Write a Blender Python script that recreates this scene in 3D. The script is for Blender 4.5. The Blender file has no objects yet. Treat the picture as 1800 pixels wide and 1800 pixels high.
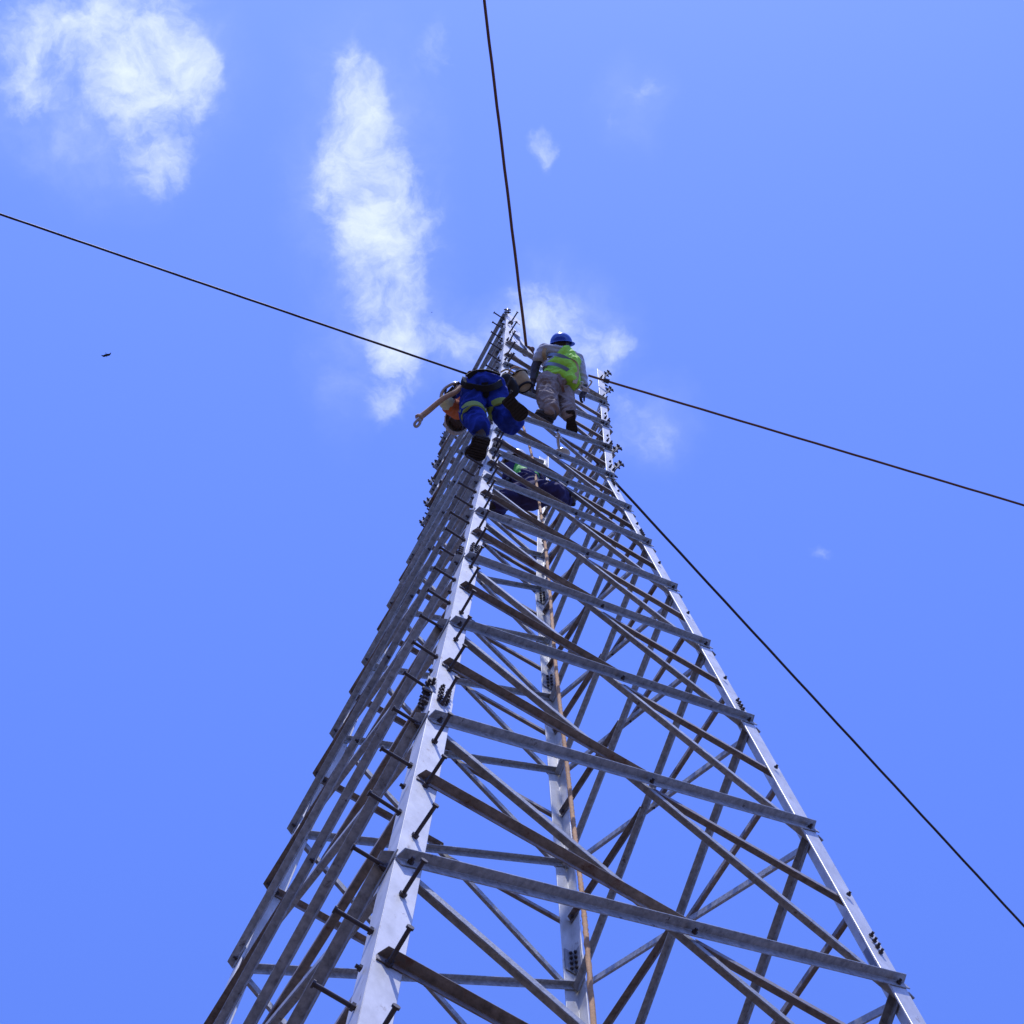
import bpy, bmesh, math, random
from mathutils import Vector, Matrix, noise

random.seed(7)
S = bpy.context.scene
COL = S.collection

# ------------------------------------------------------------------ camera
M = 1.45                       # metres per survey unit of the tower
CAMH = 1.6
F_PX = 4000.0                  # focal length in pixels of the 1800 px photograph
YAW, PIT, ROL = 0.25001713, 1.32601050, 0.00783771
cy, sy = math.cos(YAW), math.sin(YAW)
FW = Vector((-sy * math.cos(PIT), cy * math.cos(PIT), math.sin(PIT)))
_rt = Vector((cy, sy, 0.0))
_up = _rt.cross(FW)
RT = _rt * math.cos(ROL) + _up * math.sin(ROL)
UP = -_rt * math.sin(ROL) + _up * math.cos(ROL)
Z0 = 12.0378283                # survey height of the lens below the datum
CAM = Vector((0.904967 * M, -3.785491 * M, CAMH))

cd = bpy.data.cameras.new("camera")
cam = bpy.data.objects.new("camera", cd)
COL.objects.link(cam)
cd.sensor_width = 36.0
cd.lens = F_PX / 1800.0 * 36.0
cd.clip_start = 0.1
cd.clip_end = 20000.0
rot = Matrix((RT, UP, -FW)).transposed().to_4x4()
cam.matrix_world = Matrix.Translation(CAM) @ rot
S.camera = cam


def ray(px, py):
    return FW + RT * ((px - 900.0) / F_PX) - UP * ((py - 900.0) / F_PX)


def at(px, py, depth):
    return CAM + ray(px, py) * depth


def depth_of(P):
    return (P - CAM).dot(FW)


def at_height(px, py, z):
    r = ray(px, py)
    return CAM + r * ((z - CAM.z) / r.z)


def at_plane(px, py, P, n):
    r = ray(px, py)
    return CAM + r * ((P - CAM).dot(n) / r.dot(n))


# ------------------------------------------------------------------ light
SUN_EL, SUN_AZ = math.radians(67), math.radians(14)     # azimuth from -Y towards +X
SUN_DIR = Vector((math.sin(SUN_AZ) * math.cos(SUN_EL), -math.cos(SUN_AZ) * math.cos(SUN_EL), math.sin(SUN_EL)))
sd = bpy.data.lights.new("sun", 'SUN')
sd.energy = 3.9
sd.angle = math.radians(0.5)
sd.color = (0.97, 0.97, 1.0)
so = bpy.data.objects.new("sun", sd)
COL.objects.link(so)
so.rotation_euler = (-SUN_DIR).to_track_quat('-Z', 'Y').to_euler()
so.location = SUN_DIR * 80

S.view_settings.view_transform = 'Standard'
S.view_settings.look = 'None'
S.view_settings.exposure = 0.0
S.view_settings.gamma = 1.0

W = bpy.data.worlds.new("World")
S.world = W
W.use_nodes = True
nt = W.node_tree
nt.nodes.clear()


def nd(t, **kw):
    n = nt.nodes.new(t)
    for k, v in kw.items():
        setattr(n, k, v)
    return n


def lk(a, b):
    nt.links.new(a, b)


sky = nd('ShaderNodeTexSky', sky_type='NISHITA', sun_disc=False)
sky.sun_elevation = SUN_EL
# blender: rotation 0 puts the sun at +Y, positive turns clockwise seen from above
sky.sun_rotation = math.atan2(SUN_DIR.x, SUN_DIR.y)
sky.altitude = 900
sky.air_density = 1.0
sky.dust_density = 1.0
sky.ozone_density = 2.0
tint = nd('ShaderNodeMix', data_type='RGBA', blend_type='MULTIPLY')
tint.inputs[0].default_value = 1.0
SKY_TINT = (1.06, 1.32, 2.6, 1.0)
tint.inputs[7].default_value = SKY_TINT
lk(sky.outputs[0], tint.inputs[6])

# clouds: a flat layer of vapour high above, described by direction x/z, y/z
tc = nd('ShaderNodeTexCoord')
sep = nd('ShaderNodeSeparateXYZ')
lk(tc.outputs['Generated'], sep.inputs[0])
zc_ = nd('ShaderNodeMath', operation='MAXIMUM')
lk(sep.outputs[2], zc_.inputs[0])
zc_.inputs[1].default_value = 0.02
du = nd('ShaderNodeMath', operation='DIVIDE')
dv = nd('ShaderNodeMath', operation='DIVIDE')
lk(sep.outputs[0], du.inputs[0]); lk(zc_.outputs[0], du.inputs[1])
lk(sep.outputs[1], dv.inputs[0]); lk(zc_.outputs[0], dv.inputs[1])
uv = nd('ShaderNodeCombineXYZ')
lk(du.outputs[0], uv.inputs[0]); lk(dv.outputs[0], uv.inputs[1])


def noise_node(scale, detail, rough, vec, dist=0.0):
    n = nd('ShaderNodeTexNoise')
    n.inputs['Scale'].default_value = scale
    n.inputs['Detail'].default_value = detail
    n.inputs['Roughness'].default_value = rough
    n.inputs['Distortion'].default_value = dist
    lk(vec, n.inputs['Vector'])
    return n


nw = noise_node(24, 5, 0.6, uv.outputs[0])
wsub = nd('ShaderNodeVectorMath', operation='SUBTRACT')
lk(nw.outputs['Color'], wsub.inputs[0])
wsub.inputs[1].default_value = (0.5, 0.5, 0.5)
wmul = nd('ShaderNodeVectorMath', operation='MULTIPLY')
lk(wsub.outputs[0], wmul.inputs[0])
wmul.inputs[1].default_value = (0.030, 0.030, 0.0)
wadd = nd('ShaderNodeVectorMath', operation='ADD')
lk(uv.outputs[0], wadd.inputs[0]); lk(wmul.outputs[0], wadd.inputs[1])


def dir_uv(px, py):
    r = ray(px, py)
    return Vector((r.x / r.z, r.y / r.z))


CLOUDS = [  # px, py, half-length, half-width, tilt from vertical (deg, clockwise), strength
    (632, 150, 95, 62, -8, 0.75), (615, 240, 110, 72, 0, 0.75), (640, 330, 120, 98, 0, 0.75), (690, 300, 110, 72, -8, 0.45),
    (640, 400, 80, 92, 20, 0.8), (712, 400, 130, 92, -4, 0.85), (672, 500, 120, 92, -8, 0.75), (700, 590, 100, 80, -15, 0.70),
    (685, 655, 110, 56, 0, 0.40), (662, 715, 70, 40, 0, 0.20),
    (230, 40, 140, 170, -10, 0.55), (285, 150, 130, 110, -25, 0.60), (170, 130, 110, 90, 0, 0.30), (350, 150, 80, 55, -15, 0.42), (268, 235, 120, 95, -20, 0.62), (280, 295, 75, 60, -20, 0.40),
    (160, 30, 90, 110, 0, 0.45), (10, 50, 130, 110, 0, 0.48), (50, 185, 56, 56, 0, 0.50), (140, 110, 160, 200, 0, 0.30),
    (952, 258, 46, 36, -25, 0.52), (945, 545, 70, 70, 30, 0.50), (985, 580, 80, 90, 30, 0.40), (820, 612, 55, 80, 0, 0.45),
    (1090, 590, 42, 40, -20, 0.30), (1050, 620, 60, 60, -30, 0.33), (1125, 160, 46, 40, 20, 0.34), (1070, 212, 28, 24, 0, 0.28),
    (1140, 770, 70, 90, -30, 0.20), (1090, 700, 60, 50, 0, 0.25), (1430, 978, 22, 34, 0, 0.28), (770, 90, 90, 50, 30, 0.24), (560, 640, 80, 60, 0, 0.22),
]
acc = None
for (px, py, hl, hw, tilt, st) in CLOUDS:
    c0 = dir_uv(px, py)
    t = math.radians(tilt)
    ax = (math.sin(-t), math.cos(-t))                       # screen axis (x right, y down)
    e = dir_uv(px + ax[0] * hl, py + ax[1] * hl) - c0
    f = dir_uv(px + ax[1] * hw, py - ax[0] * hw) - c0
    mp = nd('ShaderNodeMapping', vector_type='TEXTURE')
    mp.inputs['Location'].default_value = (c0.x, c0.y, 0)
    mp.inputs['Rotation'].default_value = (0, 0, math.atan2(e.y, e.x))
    mp.inputs['Scale'].default_value = (e.length, f.length, 1)
    lk(wadd.outputs[0], mp.inputs['Vector'])
    ln = nd('ShaderNodeVectorMath', operation='LENGTH')
    lk(mp.outputs[0], ln.inputs[0])
    mr = nd('ShaderNodeMapRange', interpolation_type='SMOOTHSTEP')
    lk(ln.outputs['Value'], mr.inputs[0])
    mr.inputs[1].default_value = 1.25
    mr.inputs[2].default_value = 0.0
    mr.inputs[3].default_value = 0.0
    mr.inputs[4].default_value = st
    if acc is None:
        acc = mr.outputs[0]
    else:
        a = nd('ShaderNodeMath', operation='ADD')
        lk(acc, a.inputs[0]); lk(mr.outputs[0], a.inputs[1])
        acc = a.outputs[0]
# thin veil of vapour round the clouds
veil = None
for (px, py, hl, hw, tilt, st) in [(655, 380, 430, 190, -5, 0.16), (180, 130, 300, 300, 0, 0.24), (985, 600, 170, 170, 0, 0.24), (1140, 750, 110, 130, -20, 0.13),
                                   (830, 620, 110, 140, 0, 0.16), (1110, 190, 120, 100, 0, 0.07), (600, 660, 160, 110, 0, 0.08)]:
    c0 = dir_uv(px, py)
    t = math.radians(tilt)
    ax = (math.sin(-t), math.cos(-t))
    e = dir_uv(px + ax[0] * hl, py + ax[1] * hl) - c0
    f = dir_uv(px + ax[1] * hw, py - ax[0] * hw) - c0
    mp = nd('ShaderNodeMapping', vector_type='TEXTURE')
    mp.inputs['Location'].default_value = (c0.x, c0.y, 0)
    mp.inputs['Rotation'].default_value = (0, 0, math.atan2(e.y, e.x))
    mp.inputs['Scale'].default_value = (e.length, f.length, 1)
    lk(wadd.outputs[0], mp.inputs['Vector'])
    ln = nd('ShaderNodeVectorMath', operation='LENGTH')
    lk(mp.outputs[0], ln.inputs[0])
    mr = nd('ShaderNodeMapRange', interpolation_type='SMOOTHSTEP')
    lk(ln.outputs['Value'], mr.inputs[0])
    mr.inputs[1].default_value = 1.0
    mr.inputs[2].default_value = 0.0
    mr.inputs[3].default_value = 0.0
    mr.inputs[4].default_value = st
    if veil is None:
        veil = mr.outputs[0]
    else:
        a = nd('ShaderNodeMath', operation='ADD')
        lk(veil, a.inputs[0]); lk(mr.outputs[0], a.inputs[1])
        veil = a.outputs[0]
# eroded by turbulence at two scales, so that edges fray and thin parts break up
n1 = noise_node(17, 10, 0.60, wadd.outputs[0], 0.4)
n2 = noise_node(60, 8, 0.62, wadd.outputs[0], 0.2)


def mth(op, a, b, clamp=False):
    n = nd('ShaderNodeMath', operation=op, use_clamp=clamp)
    for i, v in enumerate((a, b)):
        if isinstance(v, (int, float)):
            n.inputs[i].default_value = v
        else:
            lk(v, n.inputs[i])
    return n.outputs[0]


turb = mth('ADD', mth('MULTIPLY', n1.outputs['Fac'], 1.1), mth('MULTIPLY', n2.outputs['Fac'], 0.9))
body = mth('SUBTRACT', 1.0, mth('POWER', 0.26, acc))
den = mth('ADD', body, mth('MULTIPLY', mth('SUBTRACT', turb, 1.0), 1.55))
ms = nd('ShaderNodeMapRange', interpolation_type='SMOOTHSTEP')
lk(den, ms.inputs[0])
ms.inputs[1].default_value = 0.13
ms.inputs[2].default_value = 1.36
ms.inputs[3].default_value = 0.0
ms.inputs[4].default_value = 1.0
gate = nd('ShaderNodeMapRange', interpolation_type='SMOOTHSTEP')
lk(body, gate.inputs[0])
gate.inputs[1].default_value = 0.03
gate.inputs[2].default_value = 0.42
m3 = nd('ShaderNodeMath', operation='MULTIPLY')
lk(ms.outputs[0], m3.inputs[0])
lk(gate.outputs[0], m3.inputs[1])
veiln = mth('MULTIPLY', veil, mth('MULTIPLY', turb, mth('MULTIPLY', turb, turb)))
cov = mth('SUBTRACT', 1.0, mth('MULTIPLY', mth('SUBTRACT', 1.0, m3.outputs[0]), mth('SUBTRACT', 1.0, veiln)), True)
cmix = nd('ShaderNodeMix', data_type='RGBA', blend_type='MIX')
lk(cov, cmix.inputs[0])
lk(tint.outputs[2], cmix.inputs[6])
CLOUD_COL = (6.2, 7.0, 8.2, 1.0)
cmix.inputs[7].default_value = CLOUD_COL
bg = nd('ShaderNodeBackground')
bg.inputs[1].default_value = 0.14
lk(cmix.outputs[2], bg.inputs[0])
wo = nd('ShaderNodeOutputWorld')
lk(bg.outputs[0], wo.inputs[0])


# ------------------------------------------------------------------ materials
def mat(name, col, rough=0.6, metal=0.0, var=0.12, scale=18.0, bump=0.0, bscale=120.0, spots=None, objvar=0.0,
        stretch=None, spec=0.5, spot_lo=0.62, spot_scale=9.0):
    m = bpy.data.materials.new(name)
    m.use_nodes = True
    t = m.node_tree
    b = t.nodes['Principled BSDF']
    b.inputs['Roughness'].default_value = rough
    b.inputs['Metallic'].default_value = metal
    b.inputs['Specular IOR Level'].default_value = spec
    tcn = t.nodes.new('ShaderNodeTexCoord')
    vec = tcn.outputs['Object']
    if stretch:
        mpn = t.nodes.new('ShaderNodeMapping')
        mpn.inputs['Scale'].default_value = stretch
        t.links.new(vec, mpn.inputs['Vector'])
        vec = mpn.outputs[0]
    n = t.nodes.new('ShaderNodeTexNoise')
    n.inputs['Scale'].default_value = scale
    n.inputs['Detail'].default_value = 6
    n.inputs['Roughness'].default_value = 0.65
    t.links.new(vec, n.inputs['Vector'])
    r = t.nodes.new('ShaderNodeMapRange')
    t.links.new(n.outputs['Fac'], r.inputs[0])
    r.inputs[1].default_value = 0.3
    r.inputs[2].default_value = 0.7
    r.inputs[3].default_value = 1 - var
    r.inputs[4].default_value = 1 + var
    fac = r.outputs[0]
    if objvar:
        oi = t.nodes.new('ShaderNodeObjectInfo')
        r2 = t.nodes.new('ShaderNodeMapRange')
        t.links.new(oi.outputs['Random'], r2.inputs[0])
        r2.inputs[3].default_value = 1 - objvar
        r2.inputs[4].default_value = 1 + objvar
        mu = t.nodes.new('ShaderNodeMath')
        mu.operation = 'MULTIPLY'
        t.links.new(fac, mu.inputs[0])
        t.links.new(r2.outputs[0], mu.inputs[1])
        fac = mu.outputs[0]
    vm = t.nodes.new('ShaderNodeVectorMath')
    vm.operation = 'SCALE'
    vm.inputs[0].default_value = col
    t.links.new(fac, vm.inputs['Scale'])
    out = vm.outputs[0]
    if spots:
        n2_ = t.nodes.new('ShaderNodeTexNoise')
        n2_.inputs['Scale'].default_value = spot_scale
        n2_.inputs['Detail'].default_value = 8
        n2_.inputs['Roughness'].default_value = 0.7
        t.links.new(vec, n2_.inputs['Vector'])
        r3 = t.nodes.new('ShaderNodeMapRange')
        t.links.new(n2_.outputs['Fac'], r3.inputs[0])
        r3.inputs[1].default_value = spot_lo
        r3.inputs[2].default_value = spot_lo + 0.08
        mx = t.nodes.new('ShaderNodeMix')
        mx.data_type = 'RGBA'
        t.links.new(r3.outputs[0], mx.inputs[0])
        t.links.new(out, mx.inputs[6])
        mx.inputs[7].default_value = (*spots, 1)
        out = mx.outputs[2]
    t.links.new(out, b.inputs['Base Color'])
    if bump:
        n3 = t.nodes.new('ShaderNodeTexNoise')
        n3.inputs['Scale'].default_value = bscale
        n3.inputs['Detail'].default_value = 5
        t.links.new(vec, n3.inputs['Vector'])
        bp = t.nodes.new('ShaderNodeBump')
        bp.inputs['Strength'].default_value = bump
        bp.inputs['Distance'].default_value = 0.01
        t.links.new(n3.outputs['Fac'], bp.inputs['Height'])
        t.links.new(bp.outputs[0], b.inputs['Normal'])
    return m


MAT = {
    'leg': mat('galvanised_leg', (0.55, 0.53, 0.50), 0.5, 0.32, 0.20, 9, 0.02, 160, spots=(0.30, 0.24, 0.20), spot_lo=0.60,
               spot_scale=17, stretch=(1, 1, 0.45)),
    'brace': mat('galvanised_brace', (0.32, 0.315, 0.31), 0.48, 0.2, 0.40, 26, 0.2, 90, spots=(0.12, 0.095, 0.085),
                 spot_lo=0.60, spot_scale=14, objvar=0.16),
    'brown': mat('brown_steel', (0.245, 0.212, 0.205), 0.58, 0.12, 0.42, 24, 0.2, 90, spots=(0.15, 0.085, 0.065), spot_lo=0.57,  # browner base tone than the diagonals
                 spot_scale=6, objvar=0.2),
    'bolt': mat('weathered_bolt', (0.075, 0.062, 0.066), 0.6, 0.5, 0.3, 60),
    'plate': mat('dull_plate', (0.22, 0.22, 0.235), 0.55, 0.4, 0.2, 30, spots=(0.14, 0.09, 0.07), spot_lo=0.63),
    'cable': mat('stranded_steel', (0.055, 0.04, 0.05), 0.6, 0.3, 0.3, 90),
    'rustrope': mat('rust_brown_rope', (0.17, 0.085, 0.065), 0.85, 0, 0.3, 60),
    'hemp': mat('tan_fibre_rope', (0.50, 0.27, 0.12), 0.9, 0, 0.25, 40, 0.3, 200),
    'blue': mat('blue_coverall', (0.012, 0.030, 0.24), 0.85, 0, 0.35, 7, 0.8, 22, spec=0.2),
    'navy': mat('navy_coverall', (0.038, 0.030, 0.095), 0.9, 0, 0.25, 9, 0.5, 30, spec=0.2),
    'grey_shirt': mat('grey_shirt', (0.42, 0.41, 0.43), 0.9, 0, 0.08, 9, 0.4, 30, spec=0.2),
    'trousers': mat('mauve_grey_trousers', (0.27, 0.205, 0.175), 0.9, 0, 0.25, 8, 0.8, 26, spec=0.2),
    'lime': mat('lime_vest', (0.36, 0.72, 0.03), 0.7, 0, 0.08, 12, 0.4, 30),
    'green': mat('green_vest', (0.10, 0.52, 0.05), 0.7, 0, 0.08, 12, 0.4, 30),
    'yellow': mat('dull_yellow_band', (0.25, 0.31, 0.05), 0.8, 0, 0.1, 14),
    'reflect': mat('grey_reflective', (0.16, 0.20, 0.26), 0.4, 0.2, 0.1, 14),
    'orange': mat('orange_sleeve', (0.62, 0.16, 0.05), 0.85, 0, 0.12, 10, 0.4, 30, spec=0.2),
    'cuff': mat('pale_cuff', (0.62, 0.66, 0.42), 0.8, 0, 0.1, 40),
    'skin': mat('dark_skin', (0.045, 0.024, 0.018), 0.55, 0, 0.1, 20),
    'glove': mat('dark_glove', (0.040, 0.032, 0.042), 0.8, 0, 0.2, 30),
    'boot': mat('brown_boot', (0.060, 0.042, 0.036), 0.6, 0, 0.25, 25, 0.3, 80),
    'sole': mat('rubber_sole', (0.030, 0.021, 0.018), 0.85, 0, 0.3, 45, 0.6, 90),
    'hat_blue': mat('blue_hard_hat', (0.007, 0.050, 0.36), 0.22, 0, 0.03, 8),
    'hat_white': mat('white_hard_hat', (0.62, 0.60, 0.55), 0.35, 0, 0.08, 12),
    'black': mat('black_webbing', (0.012, 0.011, 0.014), 0.8, 0, 0.2, 30),
    'canvas': mat('tan_canvas', (0.46, 0.34, 0.19), 0.9, 0, 0.2, 16, 0.4, 40, spots=(0.12, 0.09, 0.06)),
    'strap': mat('tan_webbing', (0.46, 0.27, 0.15), 0.85, 0, 0.2, 40, 0.2, 150),
    'leather': mat('brown_leather', (0.16, 0.075, 0.04), 0.7, 0, 0.3, 30),
    'alu': mat('bright_alloy', (0.50, 0.50, 0.53), 0.3, 0.8, 0.1, 30),
    'porcelain': mat('pale_porcelain', (0.55, 0.50, 0.42), 0.25, 0, 0.1, 20),
    'whiterope': mat('white_rope', (0.66, 0.67, 0.70), 0.85, 0, 0.1, 30),
    'feather': mat('black_feathers', (0.02, 0.02, 0.025), 0.7, 0, 0.2, 30),
    'soil': mat('red_soil', (0.095, 0.064, 0.048), 0.95, 0, 0.25, 0.35, 0.4, 3.0, spots=(0.035, 0.042, 0.020), spot_lo=0.52,
                spot_scale=0.15),
    'concrete': mat('concrete', (0.36, 0.34, 0.31), 0.9, 0, 0.15, 5),
}


# ------------------------------------------------------------------ mesh helpers
def link(name, me, parent=None, m=None):
    o = bpy.data.objects.new(name, me)
    COL.objects.link(o)
    if m:
        me.materials.append(MAT[m])
    if parent is not None:
        o.parent = parent
    return o


def from_bm(name, bm, m, parent=None, smooth=False):
    bmesh.ops.recalc_face_normals(bm, faces=bm.faces[:])
    me = bpy.data.meshes.new(name)
    bm.to_mesh(me)
    bm.free()
    if smooth:
        for p in me.polygons:
            p.use_smooth = True
    return link(name, me, parent, m)


def empty(name, loc=(0, 0, 0)):
    o = bpy.data.objects.new(name, None)
    COL.objects.link(o)
    o.location = loc
    o.empty_display_size = 0.2
    return o


def tag(o, label, cat, group=None):
    o['label'] = label
    o['category'] = cat
    if group:
        o['group'] = group
    return o


def adopt(parent):
    """children are modelled in world space under an empty at the thing's base"""
    off = Vector(parent.location)
    for ch in COL.objects:
        if ch.parent is parent and ch.type == 'MESH' and not ch.get('_loc'):
            ch.location = Vector(ch.location) - off
            ch['_loc'] = 1


def hexa(bm, c):
    v = [bm.verts.new(p) for p in c]
    for f in ((0, 1, 2, 3), (4, 7, 6, 5), (0, 4, 5, 1), (1, 5, 6, 2), (2, 6, 7, 3), (3, 7, 4, 0)):
        bm.faces.new([v[i] for i in f])


def frame(a):
    a = a.normalized()
    h = Vector((0, 0, 1)) if abs(a.z) < 0.9 else Vector((1, 0, 0))
    x = a.cross(h).normalized()
    return x, a.cross(x).normalized(), a


def cyl(bm, p0, p1, r0, r1=None, n=10, cap=True):
    r1 = r0 if r1 is None else r1
    x, y, a = frame(p1 - p0)
    A = [bm.verts.new(p0 + (x * math.cos(t) + y * math.sin(t)) * r0) for t in [2 * math.pi * i / n for i in range(n)]]
    B = [bm.verts.new(p1 + (x * math.cos(t) + y * math.sin(t)) * r1) for t in [2 * math.pi * i / n for i in range(n)]]
    for i in range(n):
        bm.faces.new((A[i], A[(i + 1) % n], B[(i + 1) % n], B[i]))
    if cap:
        bm.faces.new(A[::-1])
        bm.faces.new(B)


def tube(bm, pts, rad, n=8, twist=0.0, lobes=0, amp=0.0):
    """swept round section; lobes and twist give a laid-rope surface"""
    rings = []
    x = None
    L = 0.0
    for i, p in enumerate(pts):
        a = (pts[min(i + 1, len(pts) - 1)] - pts[max(i - 1, 0)]).normalized()
        if x is None:
            x, y, _ = frame(a)
        else:
            x = (x - a * x.dot(a)).normalized()
        y = a.cross(x)
        if i:
            L += (pts[i] - pts[i - 1]).length
        r = rad(i / (len(pts) - 1)) if callable(rad) else rad
        ring = []
        for k in range(n):
            t = 2 * math.pi * k / n
            rr = r * (1 + amp * math.cos(lobes * (t - twist * L))) if lobes else r
            ring.append(bm.verts.new(p + (x * math.cos(t) + y * math.sin(t)) * rr))
        rings.append(ring)
    for A, B in zip(rings, rings[1:]):
        for k in range(n):
            bm.faces.new((A[k], A[(k + 1) % n], B[(k + 1) % n], B[k]))
    bm.faces.new(rings[0][::-1])
    bm.faces.new(rings[-1])


def catmull(P, n):
    Q = [P[0] * 2 - P[1]] + list(P) + [P[-1] * 2 - P[-2]]
    out = []
    for i in range(1, len(Q) - 2):
        for k in range(n):
            t = k / n
            a, b, c, d = Q[i - 1], Q[i], Q[i + 1], Q[i + 2]
            out.append(0.5 * ((2 * b) + (c - a) * t + (2 * a - 5 * b + 4 * c - d) * t * t + (3 * b - a - 3 * c + d) * t ** 3))
    out.append(Vector(P[-1]))
    return out


# ------------------------------------------------------------------ ground
gb = bmesh.new()
n_ = 60
R_ = 1500.0
vs = {}
for i in range(n_ + 1):
    for j in range(n_ + 1):
        fx, fy = (i / n_ * 2 - 1), (j / n_ * 2 - 1)
        x, y = R_ * fx * abs(fx) ** 1.5, R_ * fy * abs(fy) ** 1.5
        h = noise.noise(Vector((x * 0.05, y * 0.05, 0))) * min(1.5, math.hypot(x, y) * 0.012)
        w_ = max(0.0, min(1.0, (-(x * 0.9 - y * 0.45) - 22) / 90.0))      # unseen rise added in the west to shut out low sky light
        r_ = max(0.0, min(1.0, (math.hypot(x, y) - 40) / 90.0))               # unseen rim raised all round to darken the undersides of the bars
        h += 24 * r_ * r_ * (3 - 2 * r_) * (1 + 0.4 * noise.noise(Vector((x * 0.02, y * 0.02, 9))))
        h += 42 * w_ * w_ * (3 - 2 * w_) * (1 + 0.35 * noise.noise(Vector((x * 0.03, y * 0.03, 4))))
        vs[i, j] = gb.verts.new((x, y, h - 0.02))
for i in range(n_):
    for j in range(n_):
        gb.faces.new((vs[i, j], vs[i + 1, j], vs[i + 1, j + 1], vs[i, j + 1]))
g = from_bm('ground', gb, 'soil', smooth=True)
g['kind'] = 'structure'

# ------------------------------------------------------------------ lattice tower
CN = {'N': Vector((0, -1, 0)), 'R': Vector((1, 0, 0)), 'B': Vector((0, 1, 0)), 'L': Vector((-1, 0, 0))}
WAIST = 3.7
TOP = 8.08


def dd(z):
    return 1 - 0.0812272 * z if z < WAIST else 1 - 0.0812272 * WAIST + (z - WAIST) * 0.004


LEAN = Vector((cy, sy, 0)) * 0.014


def P(c, z):
    v = CN[c] * dd(z)
    if z > WAIST:
        v = v + LEAN * (z - WAIST)
    return Vector((v.x * M, v.y * M, (z + Z0) * M + CAMH))


GZ = -(CAMH / M) - Z0       # survey height of the ground
tower = empty('lattice_tower', (0, 0, 0))
tag(tower, 'tall unfinished galvanised steel lattice tower seen steeply from below', 'tower')

NEXT = {'N': ('L', 'R'), 'R': ('N', 'B'), 'B': ('R', 'L'), 'L': ('B', 'N')}


def leg_w(z):
    return 0.118 if z < WAIST else 0.098


TL = 0.012


def make_leg(c):
    bm = bmesh.new()
    h0 = (CN[NEXT[c][0]] - CN[c]).normalized()
    h1 = (CN[NEXT[c][1]] - CN[c]).normalized()
    top = {'N': 8.10, 'R': 8.02, 'B': 8.25, 'L': 8.1}[c]

    def section(z0, z1, w, off):
        rings = []
        for z in (z0, z1):
            p = P(c, z) + (h0 + h1) * off
            pts = [p, p + h0 * w, p + h0 * w + h1 * TL, p + (h0 + h1) * TL, p + h1 * w + h0 * TL, p + h1 * w]
            rings.append([bm.verts.new(q) for q in pts])
        for k in range(6):
            bm.faces.new((rings[0][k], rings[0][(k + 1) % 6], rings[1][(k + 1) % 6], rings[1][k]))
        for r in (rings[0], rings[1]):
            bm.faces.new((r[0], r[1], r[2], r[3]))
            bm.faces.new((r[0], r[3], r[4], r[5]))
    section(GZ - 0.15, -4.36, 0.122, 0)
    section(-4.358, -1.52, 0.116, 0.0015)
    section(-1.518, 2.08, 0.112, 0.003)
    section(2.082, WAIST, 0.106, 0.004)
    section(WAIST + 0.002, top, 0.096, 0.005)
    bmesh.ops.bevel(bm, geom=[e for e in bm.edges if e.calc_length() > 1], offset=0.0018, segments=1, affect='EDGES')
    return from_bm('leg', bm, 'leg', tower), h0, h1


LEG = {}
for c in 'NRBL':
    LEG[c], _, _ = make_leg(c)


def face_frame(a, b, z=0.0):
    """outward normal, horizontal direction of the face between two legs"""
    h = (CN[b] - CN[a]).normalized()
    up = P(a, z + 0.3) * 0.5 + P(b, z + 0.3) * 0.5 - P(a, z) * 0.5 - P(b, z) * 0.5
    n = h.cross(up).normalized()
    mid = (P(a, z) + P(b, z)) * 0.5
    if n.dot(Vector((mid.x, mid.y, 0))) < 0:
        n = -n
    return n, h


bolts = []      # (leg or brace object, position, direction, length)


def angle(name, p0, p1, n, w, outside, tl=TL, parent=tower, t=0.007, flip=1, chamfer=True, m='brace'):
    """rolled angle from p0 to p1 lying on a tower face; one flange in the face, the other square to it at its top edge"""
    a = (p1 - p0).normalized()
    v = n.cross(a).normalized()
    if v.z < 0:
        v = -v
    s0 = 0.0015 if outside else -(tl + 0.0015)
    sg = 1 if outside else -1
    bm = bmesh.new()

    def pt(e, u, q):
        return e + v * u + n * (s0 + sg * q)
    heel = w * 0.5 * flip
    end = -w * 0.5 * flip
    ch = w * 0.45 if chamfer else 0
    prof = [(heel, 0, 0), (end, 0, 0.0), (end, t, 0.0), (heel - t * flip, t, 0), (heel - t * flip, w, ch), (heel, w, ch)]
    A = [bm.verts.new(pt(p0 + a * s, u, q)) for u, q, s in prof]
    B = [bm.verts.new(pt(p1 - a * s, u, q)) for u, q, s in prof]
    for k in range(6):
        bm.faces.new((A[k], A[(k + 1) % 6], B[(k + 1) % 6], B[k]))
    for r in (A, B):
        bm.faces.new((r[0], r[1], r[2], r[3]))
        bm.faces.new((r[0], r[3], r[4], r[5]))
    bmesh.ops.bevel(bm, geom=[e for e in bm.edges if e.calc_length() > 0.3], offset=0.0016, segments=1, affect='EDGES')
    return from_bm(name, bm, m, parent)


LV = [-12.75, -11.2, -9.45, -7.78, -6.21, -4.70, -3.18, -1.76, -0.47, 0.71, 1.81, 2.79, 3.80, 4.75, 5.60, 6.45, 7.25, 8.02]


def node(a, b, z, o=0.062):
    return P(a, z) + (CN[b] - CN[a]).normalized() * o


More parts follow.
